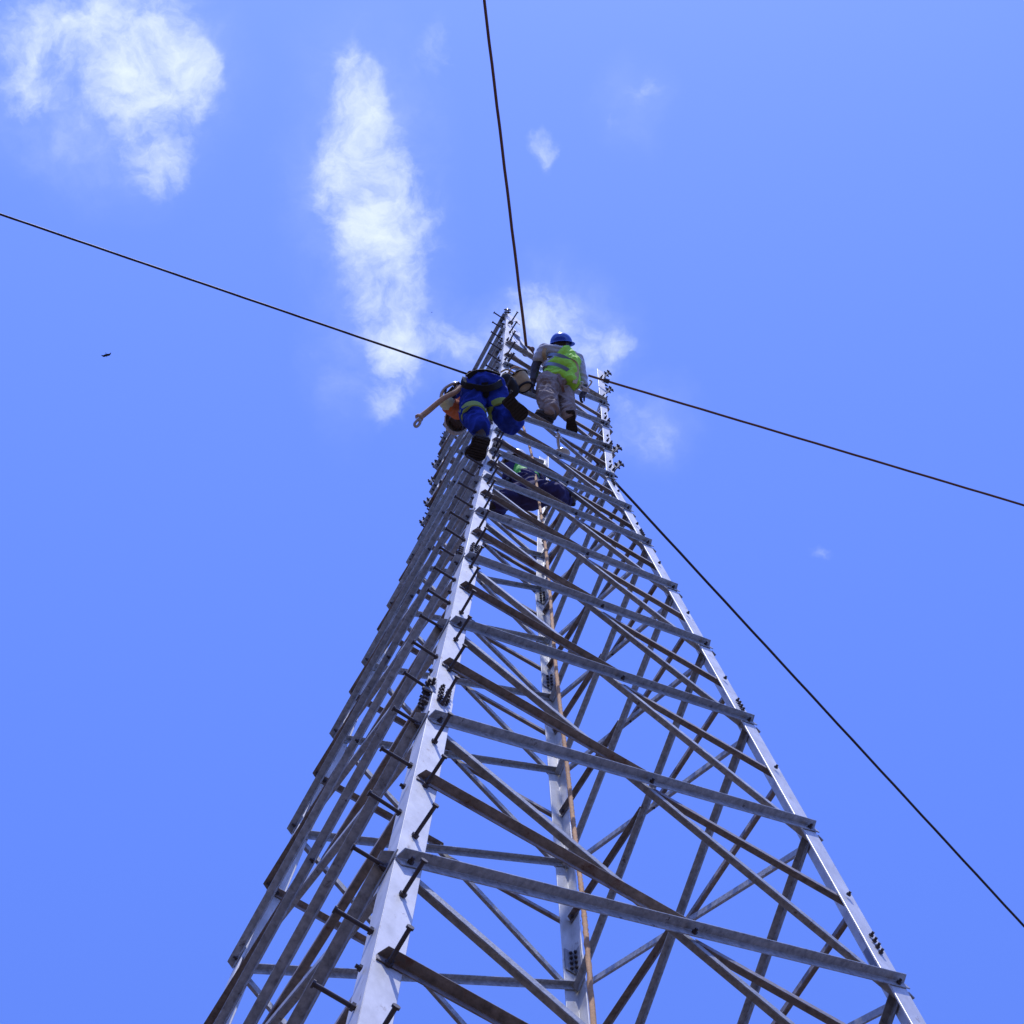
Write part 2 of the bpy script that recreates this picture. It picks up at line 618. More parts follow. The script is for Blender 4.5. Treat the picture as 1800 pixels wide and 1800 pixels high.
for (a, b) in (('N', 'R'), ('R', 'B'), ('B', 'L'), ('L', 'N')):      # every face alike, turning round the tower
    for i in range(len(LV) - 1):
        z0, z1 = LV[i], LV[i + 1]
        if (a, b) in (('N', 'R'), ('R', 'B')) and i >= 15:
            continue
        zm = 0.5 * (z0 + z1)
        n, h = face_frame(a, b, zm - 0.15)
        w = 0.055 - 0.006 * max(0, min(1, (zm + 6) / 10))
        tl = TL + 0.004
        # outer diagonal: low on the first leg, high on the next
        q0, q1 = node(a, b, z0), node(b, a, z1)
        ax = (q1 - q0).normalized()
        G = angle('outer_brace', q0 - ax * 0.065, q1 + ax * 0.085, n, w, True)
        # inner diagonal
        e0, e1 = node(a, b, z1), node(b, a, z0)
        bx = (e1 - e0).normalized()
        D = angle('inner_brace', e0 - bx * 0.045 - Vector((0, 0, 0.02)), e1 + bx * 0.045 - Vector((0, 0, 0.02)), n, w * 0.90, False, tl)
        # horizontals meeting at the crossing
        wb, wt = dd(z0), dd(z1)
        fr = wb / (wb + wt)
        X = q0.lerp(q1, fr)
        zc = z0 + (z1 - z0) * fr
        ma, mb = node(a, b, zc), node(b, a, zc)
        if not (i >= 15):
            angle('outer_strut', ma - h * 0.05, X - h * 0.02 - Vector((0, 0, .01)), n, w * 0.90, True, t=0.006, m='brown')
            angle('inner_strut', X + h * 0.03, mb + h * 0.045, n, w * 0.85, False, tl, t=0.006, m='brown')
        for (pp, o_, ln_, io) in ((q0, LEG[a], 0.03, 1), (q1, LEG[b], 0.03, 1), (X, G, 0.028, 1), (ma, LEG[a], 0.026, 1),
                                  (mb, LEG[b], 0.026, 1)):
            bolts.append((pp + n * 0.009 - Vector((0, 0, 0.008)), n, ln_))
        if i > 10:
            bolts.append((q1 - ax * 0.06 + n * 0.009, n, 0.03))
            bolts.append((q0 + ax * 0.06 + n * 0.009, n, 0.03))
        bolts.append((X + h * 0.07 - n * 0.03 - Vector((0, 0, .02)), -n, 0.025))
        bolts.append((mb + h * 0.0 - n * 0.03, -n, 0.02))

# the open top of the front right face: one level strut and one short bright tie
n, h = face_frame('N', 'R', 6.6)
angle('outer_strut', node('N', 'R', 6.55) - h * .05, node('R', 'N', 6.55) + h * .05, n, .055, True)
ta, tb_ = node('N', 'R', 7.62), P('N', 6.55).lerp(P('R', 6.55), 0.37)
angle('inner_brace', ta, tb_, n, .055, False, TL + .004, m='leg')
n, h = face_frame('R', 'B', 6.6)
angle('outer_strut', node('R', 'B', 6.55) - h * .05, node('B', 'R', 6.55) + h * .05, n, .055, True)

# ---- step bolts on the near leg, on both flanges in turn
hL, hR = (CN['L'] - CN['N']).normalized(), (CN['R'] - CN['N']).normalized()
nL, _ = face_frame('N', 'L', -2)
nR, _ = face_frame('N', 'R', -2)


def step_mesh():
    bm = bmesh.new()
    z = Vector((0, 0, 1))
    cyl(bm, z * -0.03, z * 0.158, 0.0092, n=10)
    cyl(bm, z * 0.158, z * 0.168, 0.0155, n=10)
    cyl(bm, z * 0.003, z * 0.017, 0.0165, n=6)
    cyl(bm, z * -0.028, z * -0.014, 0.0165, n=6)
    me = bpy.data.meshes.new('step_bolt')
    bmesh.ops.recalc_face_normals(bm, faces=bm.faces[:])
    bm.to_mesh(me)
    bm.free()
    me.materials.append(MAT['bolt'])
    return me


SM = step_mesh()
for i in range(-9, 31):
    for side, nn, hh, ofs in ((0, nL, hL, 0.0), (1, nR, hR, 0.235)):
        z = -7.2129 + (i + 0) * 0.50526 + ofs
        if z < GZ + 1.5 or z > 7.95:
            continue
        o = bpy.data.objects.new('step_bolt', SM)
        COL.objects.link(o)
        o.parent = LEG['N']
        o.location = P('N', z) + hh * 0.060
        q = Vector((0, 0, 1)).rotation_difference((nn + Vector((random.uniform(-.04, .04), random.uniform(-.04, .04), random.uniform(-.02, .06)))).normalized())
        o.rotation_euler = q.to_euler()

# ---- splices: cover plates with two rows of bolts on every flange
for c in 'NRBL':
    for zs in (-7.95, -4.36, -1.52, 2.08, 3.62):
        for nb in NEXT[c]:
            n, h = face_frame(c, nb, zs)
            hl = 0.15
            u = (P(c, zs + 0.1) - P(c, zs - 0.1)).normalized()
            p = P(c, zs)
            bm = bmesh.new()
            w0, w1 = 0.006, 0.104
            th = 0.009
            k0 = -TL - 0.004
            k1 = k0 - th                      # plates sit inside the flange
            cs = []
            for q in (k0, k1):
                cs += [p + h * w0 * 3 + u * -hl + n * q, p + h * w1 + u * -hl + n * q, p + h * w1 + u * hl + n * q, p + h * w0 * 3 + u * hl + n * q]
            hexa(bm, cs)
            from_bm('splice_plate', bm, 'plate', LEG[c])
            for r in range(4):
                for cc in ((0.038, 0.078) if c == 'N' else (0.058,)):
                    bp = p + h * cc + u * (-0.11 + 0.073 * r)
                    bolts.append((bp + n * 0.002, n, 0.038 if c == 'N' else 0.030))
                    if c in 'B':
                        bolts.append((bp - n * 0.026, -n, 0.02))
# clusters at the waist and above, where the cross arm will bolt on
for c in 'NRL':
    for zs in (4.05, 4.95, 5.8, 6.7, 7.55):
        for nb in NEXT[c]:
            n, h = face_frame(c, nb, zs)
            for k in range(2):
                bolts.append((P(c, zs + 0.03 * k) + h * (0.03 + 0.04 * k) + n * 0.004, n, 0.05))

# ---- bolt meshes: the nearest hundred one by one, the far rest together
def bolt_bm(bm, p, d, ln):
    x, y, a = frame(d)
    cyl(bm, p, p + a * ln, 0.0085, n=8)
    cyl(bm, p + a * 0.001, p + a * 0.014, 0.0138, n=6)
    if ln > 0.035:
        cyl(bm, p + a * 0.018, p + a * 0.028, 0.0138, n=6)


def vis(b):
    d = depth_of(b[0])
    if d < 1:
        return 1e9
    r = (b[0] - CAM)
    x = 900 + F_PX * r.dot(RT) / d
    y = 900 - F_PX * r.dot(UP) / d
    back = 0 if b[1].y < 0.0 else 6
    return d + back if (-20 < x < 1820 and -20 < y < 1820) else d + 1000


bolts.sort(key=vis)
BM_CACHE = {}
for ln in sorted({b[2] for b in bolts}):
    bm = bmesh.new()
    bolt_bm(bm, Vector((0, 0, 0)), Vector((0, 0, 1)), ln)
    bmesh.ops.recalc_face_normals(bm, faces=bm.faces[:])
    me = bpy.data.meshes.new('bolt')
    bm.to_mesh(me)
    bm.free()
    me.materials.append(MAT['bolt'])
    BM_CACHE[ln] = me
for p, d, ln in bolts[:100]:
    o = bpy.data.objects.new('bolt', BM_CACHE[ln])
    COL.objects.link(o)
    o.parent = tower
    o.location = p
    o.rotation_euler = Vector((0, 0, 1)).rotation_difference(d).to_euler()
bm = bmesh.new()
for p, d, ln in bolts[100:]:
    bolt_bm(bm, p, d, ln)
o = from_bm('small_bolts', bm, 'bolt', tower)
o['kind'] = 'stuff'


# ---- gusset plates with a hole, lug plates with bolts
def plate_with_hole(name, pts, n, th, hole, hr, parent, m='plate'):
    bm = bmesh.new()
    k = 14
    loops = []
    outer = [Vector(p) for p in pts]
    # radial fan between the outline and a round hole
    ring_o, ring_i = [], []
    for i in range(k):
        t = 2 * math.pi * i / k
        x, y, _ = frame(n)
        d = x * math.cos(t) + y * math.sin(t)
        best = None
        for e in range(len(outer)):
            a_, b_ = outer[e], outer[(e + 1) % len(outer)]
            ed = b_ - a_
            den = d.cross(ed).dot(n)
            if abs(den) < 1e-9:
                continue
            s = (a_ - hole).cross(ed).dot(n) / den
            q = (a_ - hole).cross(d).dot(n) / den
            if s > 0 and -1e-6 <= q <= 1 + 1e-6 and (best is None or s < best):
                best = s
        ring_o.append(hole + d * (best or hr * 1.5))
        ring_i.append(hole + d * hr)
    vv = []
    for s in (0.5, -0.5):
        vv.append(([bm.verts.new(p + n * th * s) for p in ring_o], [bm.verts.new(p + n * th * s) for p in ring_i]))
    for i in range(k):
        j = (i + 1) % k
        (o1, i1), (o2, i2) = vv
        bm.faces.new((o1[i], o1[j], i1[j], i1[i]))
        bm.faces.new((o2[i], i2[i], i2[j], o2[j]))
        bm.faces.new((o1[i], o2[i], o2[j], o1[j]))
        bm.faces.new((i1[i], i1[j], i2[j], i2[i]))
    return from_bm(name, bm, m, parent)


hRB = (CN['B'] - CN['R']).normalized()
hRN = (CN['N'] - CN['R']).normalized()
for zg in (4.15, 4.85, 5.35, 6.1, 6.85, 7.4):
    p = P('R', zg) + hRB * 0.085 - hRN * -0.02
    nrm = (hRN).normalized()
    pts = [p + Vector((0, 0, -0.19)), p + hRB * 0.15 + Vector((0, 0, -0.13)), p + hRB * 0.03 + Vector((0, 0, 0.2)), p + Vector((0, 0, 0.2))]
    plate_with_hole('gusset_plate', pts, nrm, 0.009, p + hRB * 0.06 + Vector((0, 0, -0.04)), 0.02, LEG['R'])
hLB = (CN['B'] - CN['L']).normalized()


def lug(c, zg, d, ln=0.13):
    """small plate standing off the leg with two nutted bolts through it"""
    p = P(c, zg)
    bm = bmesh.new()
    sidev = d.cross(Vector((0, 0, 1))).normalized()
    up = Vector((0, 0, 1))
    cs = []
    for s in (-0.005, 0.005):
        cs += [p + sidev * s - up * 0.10 - d * .01, p + sidev * s - up * 0.10 + d * ln, p + sidev * s + up * 0.12 + d * ln * .8, p + sidev * s + up * 0.12 - d * .01]
    hexa(bm, cs)
    o = from_bm('lug_plate', bm, 'plate', LEG[c])
    bm = bmesh.new()
    for k in (0.35, 0.85):
        q = p + d * ln * k + up * (0.04 - 0.1 * k)
        cyl(bm, q - sidev * 0.045, q + sidev * 0.045, 0.009, n=8)
        for s in (-1, 1):
            cyl(bm, q + sidev * 0.010 * s, q + sidev * 0.026 * s, 0.017, n=6)
    o2 = from_bm('lug_bolt', bm, 'bolt', LEG[c])


for zg in (4.2, 4.75, 7.1, 7.85):
    lug('R', zg, Vector((0.9, -0.43, 0)).normalized(), 0.11 if zg < 5 else 0.09)
for zg in (4.0, 4.6, 5.3, 5.9):
    lug('L', zg, Vector((-0.95, 0.3, 0)).normalized(), 0.08)
lug('N', 8.0, Vector((0.3, -0.95, 0)), 0.08)
lug('N', -4.28, Vector((-0.75, -0.65, 0)).normalized(), 0.05)
# fixing eye at the lower edge of the picture
pe = P('N', -7.53)
hd = Vector((-0.72, -0.69, 0)).normalized()
plate_with_hole('lug_plate', [pe + hd * -.02 + hL * .06, pe + hd * 0.10 + hL * .06, pe + hd * 0.10 - hL * .03, pe + hd * -.02 - hL * .03], Vector((0, 0, 1)), 0.012, pe + hd * 0.055 + hL * .01, 0.014, LEG['N'], 'leg')
# bright offcut tabs at the head of the near leg
for (zz, hh_, ln_) in ((7.95, hR, .09), (7.35, hR, .10), (6.9, hR, .10)):
    nn, _ = face_frame('N', 'R', zz)
    p = P('N', zz) + hh_ * .105 + nn * .004
    bm = bmesh.new()
    cs = []
    for s in (0, .008):
        cs += [p + nn * s - Vector((0, 0, .16)), p + hh_ * ln_ + nn * s - Vector((0, 0, .2)), p + hh_ * ln_ + nn * s + Vector((0, 0, .12)), p + nn * s + Vector((0, 0, .16))]
    hexa(bm, cs)
    from_bm('tab_plate', bm, 'leg', LEG['N'])
# concrete footings
for c in 'NRBL':
    bm = bmesh.new()
    p = P(c, GZ)
    s = 0.42
    base = [(-s, -s), (s, -s), (s, s), (-s, s)]
    hexa(bm, [Vector((p.x + x, p.y + y, -0.3)) for x, y in base] + [Vector((p.x + x * .8, p.y + y * .8, 0.28)) for x, y in base])
    from_bm('footing', bm, 'concrete', tower)


# ------------------------------------------------------------------ cables and ropes
def horizontal_run(A, px, py, length, sag, drop=0.0):
    """level span from A seen through the pixel (px, py)"""
    q = at(px, py, depth_of(A)) - CAM
    pn = (A - CAM).cross(q).normalized()
    d = pn.cross(Vector((0, 0, 1))).normalized()
    if d.dot(q - (A - CAM)) < 0:
        d = -d
    pts = []
    for i in range(241):
        t = (i / 240.0)
        s = t * length
        pts.append(A + d * s + Vector((0, 0, -sag * 4 * t * (1 - t) - drop * t)))
    return pts


def knot(name, c, r, m, parent, seed=0):
    """a lump of rope turns"""
    rnd = random.Random(seed)
    bm = bmesh.new()
    for k in range(5):
        ax = Vector((rnd.uniform(-1, 1), rnd.uniform(-1, 1), rnd.uniform(-1, 1))).normalized()
        x, y, _ = frame(ax)
        cc = c + Vector((rnd.uniform(-1, 1), rnd.uniform(-1, 1), rnd.uniform(-1, 1))) * r * .35
        pts = [cc + (x * math.cos(t) + y * math.sin(t)) * r * .75 for t in [2 * math.pi * j / 16 for j in range(16)]]
        tube(bm, pts, r * 0.27, 7)
    return from_bm(name, bm, m, parent, True)


def cable(A, pts, r, m, label, cat, group=None, name='steel_cable'):
    e = empty(name, A)
    tag(e, label, cat, group)
    bm = bmesh.new()
    tube(bm, [p - A for p in pts], r, 10, 14.0, 3, 0.10)
    from_bm('strand', bm, m, e, True)
    return e


nNR, hNR = face_frame('N', 'R', 6.5)
nNL, hNL = face_frame('N', 'L', 6.5)
A1 = at_plane(926, 616, P('N', 6.5) - nNR * 0.06, nNR)
c1 = cable(A1, horizontal_run(A1, 851, 0, 60, 0.05), 0.0185, 'rustrope', 'brown rope running up overhead out of the top edge, knotted beside the near leg', 'rope', name='overhead_rope')
kk = knot('knot', Vector((0, 0, 0)) + RT * 0.03, 0.075, 'leather', c1, 3)
A2 = at_plane(826, 659, P('N', 6.5) + nNL * 0.05, nNL)
c2 = cable(A2, horizontal_run(A2, 0, 373, 60, 0.35), 0.0148, 'cable', 'dark steel cable running from the blue overalled worker out to the left edge', 'cable', 'steel cables strung from the tower')
knot('knot', Vector((0, 0, 0)), 0.05, 'leather', c2, 5)
A3 = at(1034, 660, depth_of(P('R', 7.15)) + 0.15)
c3 = cable(A3, horizontal_run(A3, 1800, 886, 60, 0.25), 0.0148, 'rustrope', 'thin steel cable leaving the head of the right leg towards the right edge', 'cable', 'steel cables strung from the tower')
bm = bmesh.new()
q3 = horizontal_run(A3, 1800, 886, 60, 0.25)
for k in (0.95,):
    c_ = q3[0].lerp(q3[1], k) - A3
    e_ = (q3[1] - q3[0]) * 0.14
    tube(bm, [c_ - e_, c_ + e_], 0.030, 8)
from_bm('clamp', bm, 'bolt', c3)
A4 = at(1040, 803, depth_of(P('R', 4.7)) + 0.5)
c4 = cable(A4, horizontal_run(A4, 1800, 1628, 60, 0.0), 0.0148, 'cable', 'steel cable slanting from behind the waist of the right leg to the lower right', 'cable', 'steel cables strung from the tower')

# hand line hanging inside the tower
tp = [at_height(x, y, (z + Z0) * M + CAMH) for x, y, z in ((916, 738, 4.35), (934, 797, 3.05), (946, 870, 1.75), (962, 990, -0.35),
      (977, 1170, -2.55), (1005, 1420, -4.35), (1043, 1800, -6.25))]
last = tp[-1]
tp += [Vector((last.x * 0.95, last.y * .95, 4.0)), Vector((last.x * 0.9, last.y * .9 - .1, 0.03))]
hl = empty('hand_line', tp[0])
tag(hl, 'tan hand line hanging down the inside of the tower past the back leg', 'rope')
bm = bmesh.new()
dense = catmull([p - tp[0] for p in tp], 90)
tube(bm, dense, 0.0120, 9, 44.0, 3, 0.22)
from_bm('strand', bm, 'hemp', hl, True)


# ------------------------------------------------------------------ people
def blob(name, prims, m, parent, voxel=0.012, smooth=3, fold=0.0, fscale=9.0, seed=0.0, cut=None):
    """one continuous surface grown round tapering limbs (chains of points with radii) and ellipsoids"""
    bm = bmesh.new()
    for pr in prims:
        if pr[0] == 'e':
            _, c, ax, ay, az = pr
            mtx = Matrix((ax, ay, az)).transposed().to_4x4()
            mtx.translation = c
            bmesh.ops.create_icosphere(bm, subdivisions=3, radius=1.0, matrix=mtx)
        else:
            pts = pr[1]
            for (p, r), (q, s) in zip(pts, pts[1:]):
                k = max(3, int((q - p).length / (min(r, s) * 0.35)))
                for i in range(k + 1):
                    t = i / k
                    bmesh.ops.create_icosphere(bm, subdivisions=2, radius=r + (s - r) * t, matrix=Matrix.Translation(p.lerp(q, t)))
    me = bpy.data.meshes.new(name)
    bm.to_mesh(me)
    bm.free()
    tmp = bpy.data.objects.new('tmp', me)
    COL.objects.link(tmp)
    rm = tmp.modifiers.new('r', 'REMESH')
    rm.mode = 'VOXEL'
    rm.voxel_size = voxel
    sm = tmp.modifiers.new('s', 'SMOOTH')
    sm.iterations = smooth
    sm.factor = 0.5
    dg = bpy.context.evaluated_depsgraph_get()
    dg.update()
    out = bpy.data.meshes.new_from_object(tmp.evaluated_get(dg))
    bpy.data.objects.remove(tmp)
    bpy.data.meshes.remove(me)
    out.name = name
    if fold:
        nn = [v.normal.copy() for v in out.vertices]
        for v, n in zip(out.vertices, nn):
            q = v.co * fscale + Vector((seed, seed * 2, 0))
            w = Vector((noise.noise(q * 0.5), noise.noise(q * 0.5 + Vector((9, 0, 0))), noise.noise(q * .5 + Vector((0, 9, 0)))))
            f = 1 - abs(noise.noise(q + w * 1.6)) * 2
            v.co += n * fold * (f - 0.3)
    if cut:
        bm = bmesh.new()
        bm.from_mesh(out)
        for co, no in cut:
            geom = bm.verts[:] + bm.edges[:] + bm.faces[:]
            r = bmesh.ops.bisect_plane(bm, geom=geom, plane_co=co, plane_no=no, clear_outer=True)
            ed = [e for e in r['geom_cut'] if isinstance(e, bmesh.types.BMEdge)]
            bmesh.ops.holes_fill(bm, edges=ed)
        bm.to_mesh(out)
        bm.free()
    for p in out.polygons:
        p.use_smooth = True
    out.materials.clear()
    return link(name, out, parent, m)


class Pose:
    """joints given in view-aligned metres about a reference point: x right, y up across the view, d away"""

    def __init__(self, px, py, depth):
        self.o = at(px, py, depth)
        self.depth = depth

    def __call__(self, px, py, d):
        return at(px, py, self.depth + d) - self.o


def band(name, chain_p, chain_r, t0, t1, m, parent, extra=1.07):
    """a band of cloth round a limb between two fractions of a segment"""
    p, q = chain_p
    r, s = chain_r
    bm = bmesh.new()
    a, b = p.lerp(q, t0), p.lerp(q, t1)
    ra, rb = (r + (s - r) * t0) * extra, (r + (s - r) * t1) * extra
    tube(bm, [a.lerp(b, k / 4) for k in range(5)], lambda t: ra + (rb - ra) * t, 28)
    return from_bm(name, bm, m, parent, True)


def hard_hat(name, c, up, fwd, r, m, parent, inside='black'):
    up = up.normalized()
    fwd = (fwd - up * fwd.dot(up)).normalized()
    sd_ = up.cross(fwd)
    bm = bmesh.new()
    N_, K = 28, 9
    rings = []
    for k in range(K + 1):
        t = k / K * math.pi / 2
        ring = []
        for i in range(N_):
            a = 2 * math.pi * i / N_
            rr = r * math.sin(t) if k else 0.0001
            ridge = 1 + 0.035 * math.exp(-(math.sin(a) / 0.22) ** 2) * math.sin(t)
            ring.append(bm.verts.new(c + up * (r * 1.02 * math.cos(t) * ridge) + (fwd * math.cos(a) * 1.12 + sd_ * math.sin(a) * 0.96) * rr))
        rings.append(ring)
    # brim, longer in front
    for (rad, hgt) in ((1.02, -0.06), (1.07, -0.09), (1.06, -0.12), (0.99, -0.10)):
        ring = []
        for i in range(N_):
            a = 2 * math.pi * i / N_
            ext = rad + (max(0, math.cos(a)) ** 2) * 0.22 * (1 if rad > 1.05 else 0)
            ring.append(bm.verts.new(c + up * r * hgt + (fwd * math.cos(a) * 1.12 + sd_ * math.sin(a) * 0.96) * r * ext))
        rings.append(ring)
    # inner shell
    for k in range(K, -1, -1):
        t = k / K * math.pi / 2
        rr = r * 0.95 * math.sin(t) if k else 0.0001
        rings.append([bm.verts.new(c + up * (r * 0.95 * math.cos(t) - 0.02 * r) + (fwd * math.cos(a) * 1.12 + sd_ * math.sin(a) * 0.96) * rr) for a in [2 * math.pi * i / N_ for i in range(N_)]])
    for A_, B_ in zip(rings, rings[1:]):
        for i in range(N_):
            bm.faces.new((A_[i], A_[(i + 1) % N_], B_[(i + 1) % N_], B_[i]))
    return from_bm(name, bm, m, parent, True)


def boot(name, ankle, heel, toe, solen, parent, w=0.052, shaft=None):
    """ankle joint, heel and toe on the sole, outward sole normal"""
    f = (toe - heel)
    L = f.length
    f.normalize()
    s = solen - f * solen.dot(f)
    s.normalize()
    sd_ = f.cross(s)
    prims = [('c', [(ankle - s * .02, 0.052), (heel.lerp(toe, .16) - s * 0.055, 0.050)]),
             ('c', [(heel.lerp(toe, .13) - s * 0.045, 0.042), (heel.lerp(toe, .5) - s * 0.048, 0.046), (heel.lerp(toe, .84) - s * 0.040, 0.042)]),
             ('e', heel.lerp(toe, .72) - s * 0.036, f * L * .27, sd_ * w, s * 0.036)]
    b = blob(name, prims, 'boot', parent, 0.009, 2)
    bm = bmesh.new()
    prof = [(0, .62), (.05, .78), (.2, .84), (.42, .74), (.62, .95), (.78, 1.0), (.9, .84), (.97, .55), (1.0, .2)]
    up_, dn_ = [], []
    out = [(t, ww) for t, ww in prof] + [(t, -ww) for t, ww in prof[::-1]]
    for t, ww in out:
        p = heel.lerp(toe, t) + sd_ * w * ww
        up_.append(bm.verts.new(p - s * 0.022))
        dn_.append(bm.verts.new(p + s * 0.004))
    k = len(out)
    for i in range(k):
        bm.faces.new((up_[i], up_[(i + 1) % k], dn_[(i + 1) % k], dn_[i]))
    bm.faces.new(up_)
    bm.faces.new(dn_[::-1])
    # tread bars and the step of the heel
    for i in range(9):
        t = 0.06 + i * 0.105
        if .34 < t < .46:
            continue
        ww = w * (.62 if t < .5 or t > .86 else .82)
        p = heel.lerp(toe, t)
        cs = []
        for q in (0.004, 0.013 if t > .4 else 0.019):
            cs += [p - f * L * .036 - sd_ * ww + s * q, p + f * L * .036 - sd_ * ww + s * q, p + f * L * .036 + sd_ * ww + s * q, p - f * L * .036 + sd_ * ww + s * q]
        hexa(bm, cs)
    from_bm('sole', bm, 'sole', b)
    return b


def hand(name, wrist, dirn, palm_n, m, parent, curl=0.7, thumb=1):
    """palm, four curled fingers and a thumb as one surface"""
    d = dirn.normalized()
    n = (palm_n - d * palm_n.dot(d)).normalized()
    s = d.cross(n) * thumb
    prims = [('c', [(wrist - d * .03, 0.030), (wrist + d * 0.02, 0.030)]),
             ('e', wrist + d * 0.055, d * 0.055, s * 0.043, n * 0.020)]
    for i, (o_, ln) in enumerate(((0.032, .072), (0.011, .080), (-0.011, .075), (-0.031, .060))):
        b0 = wrist + d * 0.092 + s * o_
        a1, a2, a3 = curl * .5, curl * 1.2, curl * 1.9
        p1 = b0 + (d * math.cos(a1) + n * math.sin(a1)) * ln * .45
        p2 = p1 + (d * math.cos(a2) + n * math.sin(a2)) * ln * .33
        p3 = p2 + (d * math.cos(a3) + n * math.sin(a3)) * ln * .25
        prims.append(('c', [(b0, .0105), (p1, .0100), (p2, .0092), (p3, .0085)]))
    t0 = wrist + d * 0.03 + s * 0.036
    t1 = t0 + (d * .6 + s * .7 + n * .25).normalized() * .036
    t2 = t1 + (d * .85 + s * .1 + n * .5).normalized() * .032
    prims.append(('c', [(t0, .014), (t1, .0115), (t2, .0095)]))
    return blob(name, prims, m, parent, 0.0045, 2)


def head(c, up, fwd, parent, neck_to):
    up = up.normalized()
    fwd = (fwd - up * fwd.dot(up)).normalized()
    s = up.cross(fwd)
    prims = [('e', c + up * .02, fwd * .098, s * .076, up * .112), ('e', c - up * .055 + fwd * .03, fwd * .062, s * .056, up * .060),
             ('c', [(c - up * .06 - fwd * .012, .058), (neck_to, .066)]),
             ('c', [(c + fwd * .092 + up * .012, .010), (c + fwd * .112 - up * .022, .016)]),
             ('c', [(c + fwd * .086 - up * .052 - s * .018, .011), (c + fwd * .086 - up * .052 + s * .018, .011)])]
    for k in (-1, 1):
        prims.append(('e', c + s * .078 * k - up * .005 - fwd * .005, fwd * .018, s * .010, up * .030))
        prims.append(('c', [(c + fwd * .088 + up * .035 + s * .018 * k, .010), (c + fwd * .078 + up * .036 + s * .048 * k, .010)]))
    return blob('head', prims, 'skin', parent, 0.008, 2)


def ribbon(name, pts, w, nrm, th, m, parent):
    bm = bmesh.new()
    rows = []
    for i, p in enumerate(pts):
        a = (pts[min(i + 1, len(pts) - 1)] - pts[max(i - 1, 0)]).normalized()
        n = nrm(i / (len(pts) - 1)) if callable(nrm) else nrm
        s = a.cross(n).normalized()
        n = s.cross(a).normalized()
        rows.append([bm.verts.new(p + s * w * u + n * th * v) for u, v in ((-.5, -.5), (.5, -.5), (.5, .5), (-.5, .5))])
    for A_, B_ in zip(rows, rows[1:]):
        for k in range(4):
            bm.faces.new((A_[k], A_[(k + 1) % 4], B_[(k + 1) % 4], B_[k]))
    bm.faces.new(rows[0][::-1])
    bm.faces.new(rows[-1])
    return from_bm(name, bm, m, parent)


# ---------------- standing worker with lime vest
nNR5, _ = face_frame('N', 'R', 4.8)
F2 = at_plane(966, 738, P('N', 4.8), nNR5)
D2 = depth_of(F2) - 0.12
J = Pose(966, 738, D2)
w2 = empty('person', J.o)
tag(w2, 'person in a lime vest and blue hard hat leaning out beside the right leg', 'person')
hipL, hipR = J(965, 673, .70), J(989, 683, .80)
kneeL, kneeR = J(961, 698, .40), J(995, 709, .50)
ankL, ankR = J(968, 723, .06), J(1001, 731, .06)
sh = J(987, 622, 1.12)
shL, shR = J(957, 615, 1.08), J(1015, 632, 1.16)
pel = (hipL + hipR) * .5
UPB = (sh - pel).normalized()
blob('trousers', [('c', [(hipL, .130), (kneeL, .112), (ankL.lerp(kneeL, .10), .092)]), ('c', [(hipR, .118), (kneeR, .094), (ankR.lerp(kneeR, .10), .072)]),
                  ('e', pel + UPB * .03, RT * .165, UP * .12, FW * .15)], 'trousers', w2, 0.011, 2, 0.028, 9.5, 3)
blob('shirt', [('e', pel + UPB * .14, RT * .15, UP * .11, FW * .15), ('e', pel + UPB * .32, RT * .185, UP * .12, FW * .16), ('c', [(shL, .075), (sh, .09), (shR, .075)]),
               ('c', [(shL, .075), (J(946, 632, 1.02), .064)]),
               ('c', [(shR, .072), (J(1022, 655, .96), .060), (J(1026, 675, .86), .050)])], 'grey_shirt', w2, 0.011, 3, 0.012, 8, 5)
VST = blob('vest', [('e', pel + UPB * .15, RT * .178, UP * .128, FW * .180), ('e', pel + UPB * .30 + RT * .02, RT * .178, UP * .138, FW * .185),
                    ('c', [(J(976, 640, 1.00), .085), (J(994, 622, 1.10), .098), (J(1008, 638, 1.00), .088)]), ('c', [(J(1000, 640, .98), .12), (J(1003, 672, .74), .11)])], 'lime', w2, 0.010, 3, 0.013, 6.5, 8)
# reflective bands of the vest
VUP = (RT * 0.35 + UP * 0.75 + FW * 0.35).normalized()
for cc, rx, nm in ((pel + UPB * .20 + RT * .015, .196, 0), (pel + UPB * .36 + RT * .02, .190, 1)):
    x = (RT - VUP * RT.dot(VUP)).normalized()
    y = VUP.cross(x)
    bm = bmesh.new()
    rings = []
    for i in range(40):
        a = 2 * math.pi * i / 40
        d_ = x * math.cos(a) * rx + y * math.sin(a) * .185
        rings.append((bm.verts.new(cc + d_ - VUP * .022), bm.verts.new(cc + d_ + VUP * .022)))
    for i in range(40):
        a_, b_ = rings[i], rings[(i + 1) % 40]
        bm.faces.new((a_[0], b_[0], b_[1], a_[1]))
    from_bm('reflective_band', bm, 'reflect', VST, True)
# belt and harness
belt = [pel + UPB * .045 + (RT * math.cos(a) * .175 + UP * math.sin(a) * .135 + FW * math.sin(a) * -.03 - UP * math.cos(a) * .045) for a in [2 * math.pi * i / 36 for i in range(37)]]
ribbon('belt', belt, 0.055, lambda t: RT * math.cos(2 * math.pi * t) + UP * math.sin(2 * math.pi * t), .008, 'canvas', w2)
ribbon('harness_strap', catmull([J(1000, 632, .86), J(1012, 640, .84), J(1014, 658, .72), J(1010, 674, .60)], 6), .050, -FW, .008, 'canvas', w2)
ribbon('harness_strap', catmull([J(974, 648, .80), J(986, 672, .50), J(991, 690, .45)], 6), .030, -FW, .008, 'leather', w2)
ribbon('harness_strap', catmull([J(958, 612, .98), J(956, 622, .96), J(960, 634, .98)], 6), .045, -FW - RT * .5, .008, 'canvas', w2)
